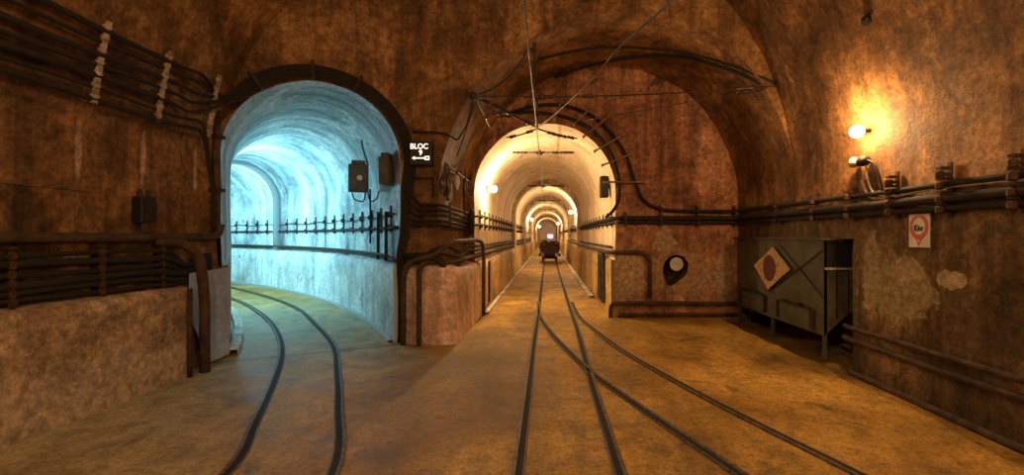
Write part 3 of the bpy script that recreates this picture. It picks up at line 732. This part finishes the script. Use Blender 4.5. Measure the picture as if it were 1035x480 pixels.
m.box((.075,-.047,-.045),(.05,.004,.012)); m.box((.075,-.047,-.079),(.05,.004,.012)); m.box((.098,-.047,-.062),(.012,.004,.04)); m.prism([(.035,-.045,-.062),(.06,-.045,-.04),(.06,-.045,-.084)],(0,-.004,0))
m.build('arrow',M['signlit'],e)

# boxes at the left tunnel mouth
def ebox(s,u,z,w,d,h,mat,label,face):
    p=lpt(s,u,z); a=math.atan2(*( (p-Vector((0,0,CZ))).yx )) # unused orientation seed
    e=empty('electrical_box',p,label,'electrical box',rz=face)
    MB().box((0,0,0),(w,d,h)).build('body',mat,e,bevel=.01)
    MB().box((0,-d/2-.008,-.01),(w*.86,.016,h*.8)).build('cover',mat,e,bevel=.005)
    MB().box((0,0,h/2+.03),(w*.7,d*.8,.06)).build('cap',mat,e,bevel=.01)
    return e
e=ebox(1.35,HW-.26,2.12,.27,.16,.40,M['box'],'grey electrical box with a round dial on the curved blue-lit wall',.35)
MB().lathe((.02,-.1,.0),(0,-1,0),[(0,.04),(.015,.035)],14).build('dial',M['wins'],e)
p=lpt(1.35,HW-.26,2.12)
for sgn,l in ((-1,'left'),(1,'right')):
    cable(smoothpath([p+Vector((-.1 if sgn<0 else .3,0,-.18)),p+Vector((-.06 if sgn<0 else .26,0,-.3)),p+Vector((.07 if sgn<0 else .17,0,-.33)),p+Vector((.1 if sgn<0 else .14,0,-.2))],6),.01,'thin wire loop hanging on the %s side under the electrical boxes'%l,raw=True,mat='dwire')
e=ebox(.38,HW-.09,2.1,.34,.12,.34,M['boxb'],'brown-grey electrical box fixed at the right edge of the blue-lit mouth',math.radians(24+70))
w1=lpt(2.25,HW-.05,2.7)
cable([lpt(.9,HW-.2,2.75),p+Vector((.02,.05,.6)),p+Vector((.04,.05,.45)),p+Vector((.12,.05,.2))],.012,'bent wire coming down to the dial box on the blue-lit wall',mat='dwire',rnd=.03)
cable([p+Vector((.15,.05,-.15)),p+Vector((.15,.05,-.95))],.014,'upright conduit below the dial box on the blue-lit wall',mat='cable')
for i,(s,z0,z1) in enumerate(((.55,.95,1.6),(1.0,.95,1.62))):
    cable([lpt(s,HW-.07,z0),lpt(s,HW-.07,z1)],.022,['nearer','farther'][i]+' upright conduit standing on the bench just inside the blue-lit mouth',mat='cable',name='conduit',cat='pipe')
# far conduit frame in left tunnel
q=[lpt(10.5,HW-.08,1.4),lpt(10.5,HW-.1,2.2),lpt(11.2,HW-.4,2.75),lpt(12.2,HW-.5,2.78),lpt(12.2,HW-.5,2.3)]
cable(q,.022,'thin bent conduit reaching out of the far curved wall of the blue-lit tunnel',mat='cable',rnd=.1,name='conduit',cat='pipe')

# insulators hanging cluster on the pier inner side
for i,(px,py0,py1,Y,l) in enumerate(((447,172,196,5.75,'leftmost'),(453,166,203,5.9,'long second'),(462,172,192,6.05,'pale middle'),(470,170,206,6.25,'rightmost large'))):
    top=atx(px,py0,-1.2); bot=atx(px,py1,-1.2); L=(top-bot).length
    e=empty('hanging_insulator',(top.x,top.y,top.z),l+' of the dark oval insulators hanging beside the middle tunnel on the pier','insulator','insulators hanging on the pier')
    MB().tube([(0,0,0),(0,0,-L*.3)],.008,6).build('hook',M['iron'],e)
    MB().lathe((0,0,-L*.25),(0,0,-1),[(0,.01),(L*.08,.028),(L*.3,.036),(L*.5,.032),(L*.65,.014),(L*.7,.022),(L*.75,.01)],12).build('body',M['wins'] if i==2 else M['insul'],e,True)
cable([atx(449,198,-1.22),atx(450,165,-1.22),atx(475,184,-1.2),atx(477,174,-1.2)],.014,'bent iron rod carrying the hanging insulators',mat='iron',rnd=.03,name='rod',cat='rod')
cable([atx(455,205,-1.21),atx(455,231,-1.21)],.012,'thin upright rod below the hanging insulators',mat='iron',name='rod',cat='rod')
cable([atx(470,206,-1.2),atx(470,220,-1.2)],.01,'short rod below the rightmost hanging insulator',mat='iron',name='rod',cat='rod')
e=empty('cable_tensioner',at(477,224,6.75),'dark stubby cable joint where the cables enter the middle tunnel','cable joint')
MB().lathe((0,-.03,-.2),(0,0,1),[(0,.02),(.04,.045),(.3,.05),(.36,.03),(.4,.015)],10).build('body',M['cabd'],e,True)

# ------------------------------------------------------------------ overhead wires
ZW=2.76
cable([(-.15,-3,ZW),(-.15,5.9,ZW),(-.15,8.2,ZW+.0),(-.145,13.8,ZW),(-.14,19.5,ZW),(-.14,40,ZW)],.0085,'straight copper trolley wire running overhead into the middle tunnel',mat='wire',name='trolley_wire',cat='wire',jit=0)
cable(smoothpath([(1.9,-1.5,ZW),(1.25,1.2,ZW),(.79,2.8,ZW+.01),(.56,3.5,ZW),(.42,4.2,ZW),(.18,5.1,ZW),(-.13,6.1,ZW)],6),.0085,'curving copper trolley wire that joins the straight one from the right',mat='wire',raw=True,name='trolley_wire',cat='wire')
def span(a,b,label,ins=(),sag=.03,r=.008,mat='dwire',clampt=None,rods=True):
    a=Vector(a);b=Vector(b); L=(b-a).length; d=(b-a).normalized()
    e=empty('span_wire',a,label,'wire')
    pts=[(b-a)*t+Vector((0,0,-sag*math.sin(PI*t))) for t in lin(0,1,10)]
    MB().tube(pts,r,6).build('wire',M[mat],e,True)
    def P(t): return (b-a)*t+Vector((0,0,-sag*math.sin(PI*t)))
    for t in ins:
        m=MB(); c=P(t)
        m.lathe(c-d*.07,d,[(0,.008),(.01,.022),(.03,.026),(.045,.014),(.06,.026),(.075,.014),(.09,.028),(.12,.022),(.135,.008)],10); m.build('insulator',M['insul'],e,True)
    if clampt is not None:
        c=P(clampt); m=MB(); m.box(c+Vector((0,0,-.02)),(.1,.03,.05)); m.lathe(c+Vector((0,0,-.05)),(0,0,1),[(0,.02),(.03,.035),(.08,.03),(.1,.01)],10); m.tube([c+Vector((-.09,0,.0)),c+Vector((.09,0,.0))],.02,8); m.build('hanger',M['iron'],e)
    return e
LA=Vector((-.86,5.33,2.95)); RA=Vector((2.79,5.33,3.08))
span(LA,RA,'long cross wire from the left arch edge to the hook on the right vault',(.02,.05,.2,.24,.37,.87,.9),.05,clampt=.215)
span(RA,at(590,122,6.9),'pale stay wire slanting from the right hook down to the reddish wall',(.08,.13,.17,.22),.0,.007,'wire')
span(LA,at(541,128,6.2),'chained stay from the left arch edge down to the wire junction',(.15,.3,.5,.85),.0,.014)
span(LA,at(495,128,6.4),'short stay from the left arch edge into the recess',(.7,),.0,.011)
span(at(497,115,6.5),at(560,115,6.5),'short level cross bar in front of the arch crown',(.1,.8),.0,.012)
span(at(543,130,6.6),at(512,139,6.95),'short chained stay from the wire junction down to the left side of the tunnel crown',(.25,.8),.02,.012)
span(at(543,130,6.6),at(583,140,6.95),'short chained stay from the wire junction down to the right side of the tunnel crown',(.35,.5,.65,.85),.02,.012)
span((LA+Vector((.02,0,0))),at(462,158,5.5),'thin wire dropping from the left arch edge towards the pier',(),.0,.007)
# drop wires with frayed knot
span(at(540,46,5.33),at(541,100,5.33),'upright stay from the hook knot down to the cross wire',(.05,.9),0,.01)
span(at(536,48,5.33),at(484,95,5.33),'dark slack wire from the hook knot to the left arch edge',(.06,),.12,.009)
span(at(542,98,5.4),at(543,130,6.5),'thick hanger rod from the cross wire down to the wire junction',(.5,),0,.02)
e=empty('anchor_hook',RA,'rusty anchor hook on the right vault where the pale wires end','hook')
MB().lathe((-.03,0,0),(1,.3,.6),[(0,.03),(.02,.05),(.06,.04),(.2,.03)],8).build('eye',M['iron'],e)
e=empty('anchor_hook',LA,'rusty anchor hook on the left arch edge holding several wires','hook')
MB().lathe((-.02,0,0),(0,1,.1),[(-.06,.02),(-.04,.05),(.0,.055),(.1,.03)],8).build('eye',M['iron'],e)
for i,(x0,x1,py,Y,l) in enumerate(((517,581,155,8.2,'nearest suspended cross bar with insulators inside the middle tunnel'),(533,571,190,13.75,'second suspended cross bar inside the middle tunnel'),(541,567,204.5,19.5,'third suspended cross bar inside the middle tunnel'),(544,562,213,26,'farthest suspended cross bar inside the middle tunnel'))):
    a=at(x0,py-1,Y);b=at(x1,py-1,Y)
    t=(-.148-a.x)/(b.x-a.x); a.z=b.z=ZW+.055
    span(a,b,l,(.08,.2,.7,.82,.92),0,.011,clampt=t)
# dark blob fittings on the vault
q=Vector((2.3,3.2,0)); 
for i,(px,py,l) in enumerate(((877,20,'dark cable stub on the right vault near the top'),)):
    X=2.55;Y=F*X/(px-553.5);z=CZ+(238-py)/F*Y
    X=vault_side(z,False)-.02; 
    for _ in range(12): Y=F*X/(px-553.5); z=CZ+(238-py)/F*Y; X=vault_side(z,False)-.02
    e=empty('ceiling_stub',(X,Y,z),l,'stub'); MB().lathe((-.03,0,-.03),(1,0,1),[(0,.03),(.02,.045),(.08,.04)],8).build('plug',M['black'],e); MB().lathe((0,-.06,.05),(1,0,1),[(-.03,.02),(.04,.035)],8).build('cap',M['black'],e)

def on_recess(px,py):
    best=None
    for i in range(160):
        Y=5.42+i*.01; q=at(px,py,Y); k=(Y-RY)/(BY-RY); a=bv(q.x,True);b=bv(q.x,False)
        if a is None or b is None: continue
        if q.z>=a+(b-a)*k-.05: return q
    return at(px,py,5.9)
for pts,rr,l in ((((545,60),(575,53),(610,48),(650,49),(690,53),(730,63),(765,76),(786,85)),.016,'upper dark line sweeping across the recess vault to the right hook'),(((560,78),(590,68),(625,60),(665,57),(700,60),(740,72),(770,84)),.022,'lower dark line sweeping across the recess vault')):
    cable(smoothpath([on_recess(*q) for q in pts],4),rr,l,raw=True)  # dark sagging lines drawn as thin tubes on the recess vault
# second bulb holder under the bright lamp
p=Vector((2.92,4.12,1.975))
e=empty('bulb_holder',p,'unlit pale bulb on a dark holder with a cable, below the glaring bulb','bulb holder')
MB().lathe((0,0,0),(0,1,.05),[(-.06,.035),(-.03,.05),(.03,.05),(.05,.03)],12).build('holder',M['cabd'],e,True)
MB().lathe((0,.06,0),(0,1,.1),[(0,.02),(.03,.045),(.07,.05),(.1,.03),(.11,.005)],14).build('bulb',M['bulb_off'],e,True)
MB().tube([(0,0,0),(.08,0,0)],.015,6).build('arm',M['iron'],e)
cable(smoothpath([p+Vector((0,-.05,0)),p+Vector((0,-.14,-.05)),p+Vector((.01,-.2,-.2)),p+Vector((.02,-.22,-.33))],5),.01,'thin dark cable curving down from the unlit bulb holder',raw=True,mat='dwire')
cable(smoothpath([p+Vector((0,-.03,-.03)),p+Vector((0,-.06,-.18)),p+Vector((.02,-.1,-.3)),p+Vector((.02,-.28,-.36))],5),.008,'pale thin wire dropping from the unlit bulb holder to the cables',raw=True,mat='zinc')

# lower pipes of right wall, gutter
for z,l in ((.385,'upper'),(.27,'lower')):
    cable([(3.0,4.5,z-.005),(2.95,4.38,z),(2.955,-3.5,z)],.03 if z<.3 else .022,l+' of the two pipes low along the right wall','pipe',rnd=.05,name='pipe',cat='pipe')
cable([(2.92,4.3,-.035),(2.92,-3.5,-.035)],.03,'dark pipe lying in the gutter at the foot of the right wall','pipe',name='pipe',cat='pipe')
# low pipes on the end wall
cable([at(617,321,6.9),at(617,306,6.9),at(745,306.5,6.9)],.03,'upper low pipe along the foot of the reddish end wall','pipe',rnd=.12,name='pipe',cat='pipe')
cable([at(625,318,6.93),at(745,317.5,6.93)],.026,'lower low pipe along the foot of the reddish end wall','pipe',name='pipe',cat='pipe')
cable([(.96,22,1.02),(.96,7.2,1.02),(1.04,6.93,1.02)]+[at(*q,6.93) for q in ((650,255),(657,262),(657,300))],.032,'brown pipe leaving the tunnel along the end wall and bending down','pipe',rnd=.14,name='pipe',cat='pipe')
cable([(1.02,22,1.10),(1.02,7.15,1.10)],.02,'thin pipe above the right bench inside the middle tunnel','pipe',name='pipe',cat='pipe')
# tall door panel on right bench
e=empty('wall_cabinet',(.995,8.0,0),'tall narrow dark cabinet on the right bench wall just inside the tunnel','cabinet')
MB().box((-.03,0,.55),(.06,.62,.86)).build('body',M['boxb'],e,bevel=.008); MB().box((-.065,0,.55),(.012,.52,.76)).build('door',M['cabd'],e,bevel=.004)
MB().box((-.08,-.2,.62),(.02,.03,.1)).build('handle',M['iron'],e)
# speaker-like box in tunnel right
p=at(610.5,189,7.6); e=empty('loudspeaker',(p.x,p.y,p.z),'dark small box hung on the right curve just inside the middle tunnel','box')
MB().box((0,0,0),(.14,.2,.36)).build('body',M['cabd'],e,bevel=.015); MB().box((.0,-.105,0),(.11,.012,.3)).build('grille',M['black'],e); MB().box((.1,0,0),(.1,.05,.05)).build('mount',M['iron'],e)
# thin board on left bench inside tunnel
m=MB().box((-1.06,8.1,.45),(.03,.08,.75)); tag(m.build('upright_strip',M['iron']),'narrow upright iron strip on the left bench wall of the middle tunnel','strip')

# ------------------------------------------------------------------ green cabinet / bin
e=empty('storage_bin',(2.84,5.6,0),'green-grey steel bin with a tilted diamond plate, standing in the right niche','bin')
y0,y1=4.57-5.6,6.68-5.6; zt=1.235; zb=.25; D_=.62
front=[(0,y0,zb),(0,y1,zb),(0,y1,zt),(0,y0,zt)]
m=MB(); 
sec=[(0,zb),(0,zt),(D_,zt),(D_,.80)]
m.prism([(x,y0+.01,z) for x,z in sec],(0,y1-y0-.02,0)); m.build('body',M['cab'],e)
MB().box((D_/2-.02,(y0+y1)/2,zt+.012),(D_+.06,y1-y0+.05,.024)).build('lid',M['cab'],e)
for yy,nm in((y0+.02,'front'),(4.9-5.6+.0,'x')):
    pass
for yy in (y0+.025,(y0+y1)/2+.02,y1-.03):
    MB().box((.02,yy,.62),(.03,.03,1.235)).build('leg',M['cab'],e)
for yy in (y0+.03,y1-.03): MB().box((D_-.03,yy,.42),(.04,.04,.9)).build('leg',M['cab'],e)
def bar(a,b,w=.035,t=.02,mat='cabd',nm='brace'):
    a=Vector(a);b=Vector(b); d=(b-a); n=Vector((1,0,0)); s=d.normalized().cross(n)*w/2
    m=MB(); t=.006; m.prism([a+s,b+s,b-s,a-s],(-t,0,0)); return m.build(nm,M[mat],e)
ym=(y0+y1)/2+.02
def F2(px,py):
    q=atx(px,py,2.84); return (-.002,q.y-5.6,q.z)
bar(F2(789,248),F2(832,300),.022); bar(F2(832,253),F2(779,294),.022)
# hatches
for (a,b,c,d) in ((788,303,822,332),(750,292,774,314)):
    p1=F2(a,b);p2=F2(c,b+2);
    z1=p1[2]; z0=zb+.04; ya,yb=p1[1],p2[1]
    m=MB(); m.box((-.012,(ya+yb)/2,(z0+z1)/2),(.02,abs(ya-yb),z1-z0)); m.build('hatch',M['cab'],e)
    for (ca,da) in (((-.02,ya,(z0+z1)/2),(.03,.05,z1-z0)),((-.02,yb,(z0+z1)/2),(.03,.05,z1-z0)),((-.02,(ya+yb)/2,z1),(.03,abs(ya-yb),.03))):
        MB().box(ca,da).build('hatch_frame',M['cabd'],e)
    for k in (.25,.7): MB().box((-.035,ya+(yb-ya)*k,z1+.02),(.03,.09,.03)).build('hinge',M['cabd'],e)
# side details: recessed dark upper opening with bar
MB().box((D_/2,y0+.004,1.09),(D_-.05,.016,.25)).build('side_recess',M['black'],e)
MB().box((D_/2,y0-.012,.945),(D_,.025,.022)).build('side_bar',M['zinc'],e)
for x in (.13,.25): MB().box((x,y0-.002,.68),(.012,.012,.5)).build('side_rib',M['cabd'],e)
# diamond plate
pts=[atx(765,268,2.84),atx(784,249.5,2.84),atx(802,272,2.84),atx(779,292.5,2.84)]
pts=[Vector((-.03,q.y-5.6,q.z)) for q in pts]; c=sum(pts,Vector())/4
pl_=MB().prism(pts,(-.008,0,0)).build('diamond_plate',M['ochre'],e)
m=MB(); cc=Vector((-.039,atx(780.5,271,2.84).y-5.6,atx(780.5,271,2.84).z)); m.prism([cc+Vector((0,math.cos(2*PI*k/28)*.155,math.sin(2*PI*k/28)*.165)) for k in range(28)],(-.004,0,0)); m.build('red_disc',M['dred'],pl_)

# red ring sign on right wall
yy0=F*2.97/(939.5-553.5); yy1=F*2.97/(918.5-553.5); yc=(yy0+yy1)/2; w=yy1-yy0; zc=CZ+(238-233)/F*yc; h=.27
e=empty('enamel_sign',(2.975,yc,zc),'small white plate with a red ring and pointed tip on the right wall','sign')
MB().box((.0,0,0),(.008,w,h)).build('plate',M['white'],e,bevel=.002)
R=.092; m=MB(); ey=w/2*.92/ R
ro=[(math.cos(a)*R*ey,math.sin(a)*R*1.1+.03) for a in [PI*2*k/40 for k in range(40)]]
ri=[(math.cos(a)*R*ey*.64,math.sin(a)*R*.72+.035) for a in [PI*2*k/40 for k in range(40)]]
vs=[(-.006,-y,z) for y,z in ro]+[(-.006,-y,z) for y,z in ri]
m.add(vs,[(k,(k+1)%40,40+(k+1)%40,40+k) for k in range(40)])
m.prism([(-.005,.035,-.058),(-.005,-.035,-.058),(-.005,0,-.125)],(-.003,0,0)); m.build('red_ring',M['red'],e)
MB().lathe((-.008,0,-.083),(-1,0,0),[(0,.011),(.002,.010)],12).build('white_dot',M['white'],e)
text('Kiw',.07,M['black'],e,(-.008,0,.018),(PI/2,0,-PI/2),sx=.8)

# ------------------------------------------------------------------ mine wagon
e=empty('mine_wagon',(.10,21.5,0),'dark loaded mine wagon standing on the middle track deep in the tunnel','wagon'); e.scale=(1.14,1.14,1.2)
MB().box((0,.6,.30),(.92,1.5,.12)).build('chassis',M['cabd'],e,bevel=.02)
m=MB(); m.prism([(-.36,-.1,.36),(.36,-.1,.36),(.46,-.1,.62),(-.46,-.1,.62)],(0,1.4,0)); m.build('tub',M['sack'],e)
for y in (0.0,1.1):
    for s in (-1,1): MB().lathe((s*.28,y,.16),(s,0,0),[(-.04,.03),(-.03,.16),(.02,.16),(.03,.1),(.05,.04)],18).build('wheel',M['iron'],e)
    MB().tube([(-.3,y,.16),(.3,y,.16)],.03,8).build('axle',M['iron'],e)
MB().lathe((0,-.14,.36),(0,-1,0),[(0,.03),(.1,.03),(.11,.09),(.14,.09)],14).build('buffer',M['iron'],e)
for x in (-.3,.3): MB().box((x,-.16,.3),(.14,.05,.14)).build('bumper',M['zinc'],e)
rd=random.Random(3)
for k in range(9):
    x=rd.uniform(-.3,.3); y=rd.uniform(0,1.1); z=.64+rd.uniform(0,.16)*(1-abs(x)*1.5); m=MB()
    m.lathe((x-.14,y,z),(1,rd.uniform(-.4,.4),rd.uniform(-.3,.3)),[(0,.02),(.03,.1),(.14,.13),(.25,.1),(.28,.02)],10); m.build('load_sack',M['sack'],e,True)
MB().lathe((.06,-.12,.62),(0,-1,0),[(0,.1),(.02,.13),(.03,.1)],14).build('round_lamp',M['pipe'],e)

# ------------------------------------------------------------------ world, camera
w=bpy.data.worlds.new('world'); SC.world=w; w.use_nodes=True
w.node_tree.nodes['Background'].inputs[0].default_value=(.01,.007,.004,1); w.node_tree.nodes['Background'].inputs[1].default_value=.2
cd=bpy.data.cameras.new('camera'); cam=bpy.data.objects.new('camera',cd); COL.objects.link(cam)
cam.location=(0,0,CZ); cam.rotation_euler=(PI/2,0,0)
cd.sensor_width=36; cd.lens=F*36/1035; cd.shift_x=-36/1035; cd.shift_y=-2/1035; cd.clip_start=.05
SC.camera=cam
vs=SC.view_settings; vs.view_transform='Standard'; vs.look='None'; vs.gamma=1; vs.exposure=0.4; vs.use_curve_mapping=False
try:
    SC.cycles.use_denoising=True; SC.cycles.max_bounces=8; SC.cycles.diffuse_bounces=5; SC.cycles.sample_clamp_indirect=6
except Exception: pass
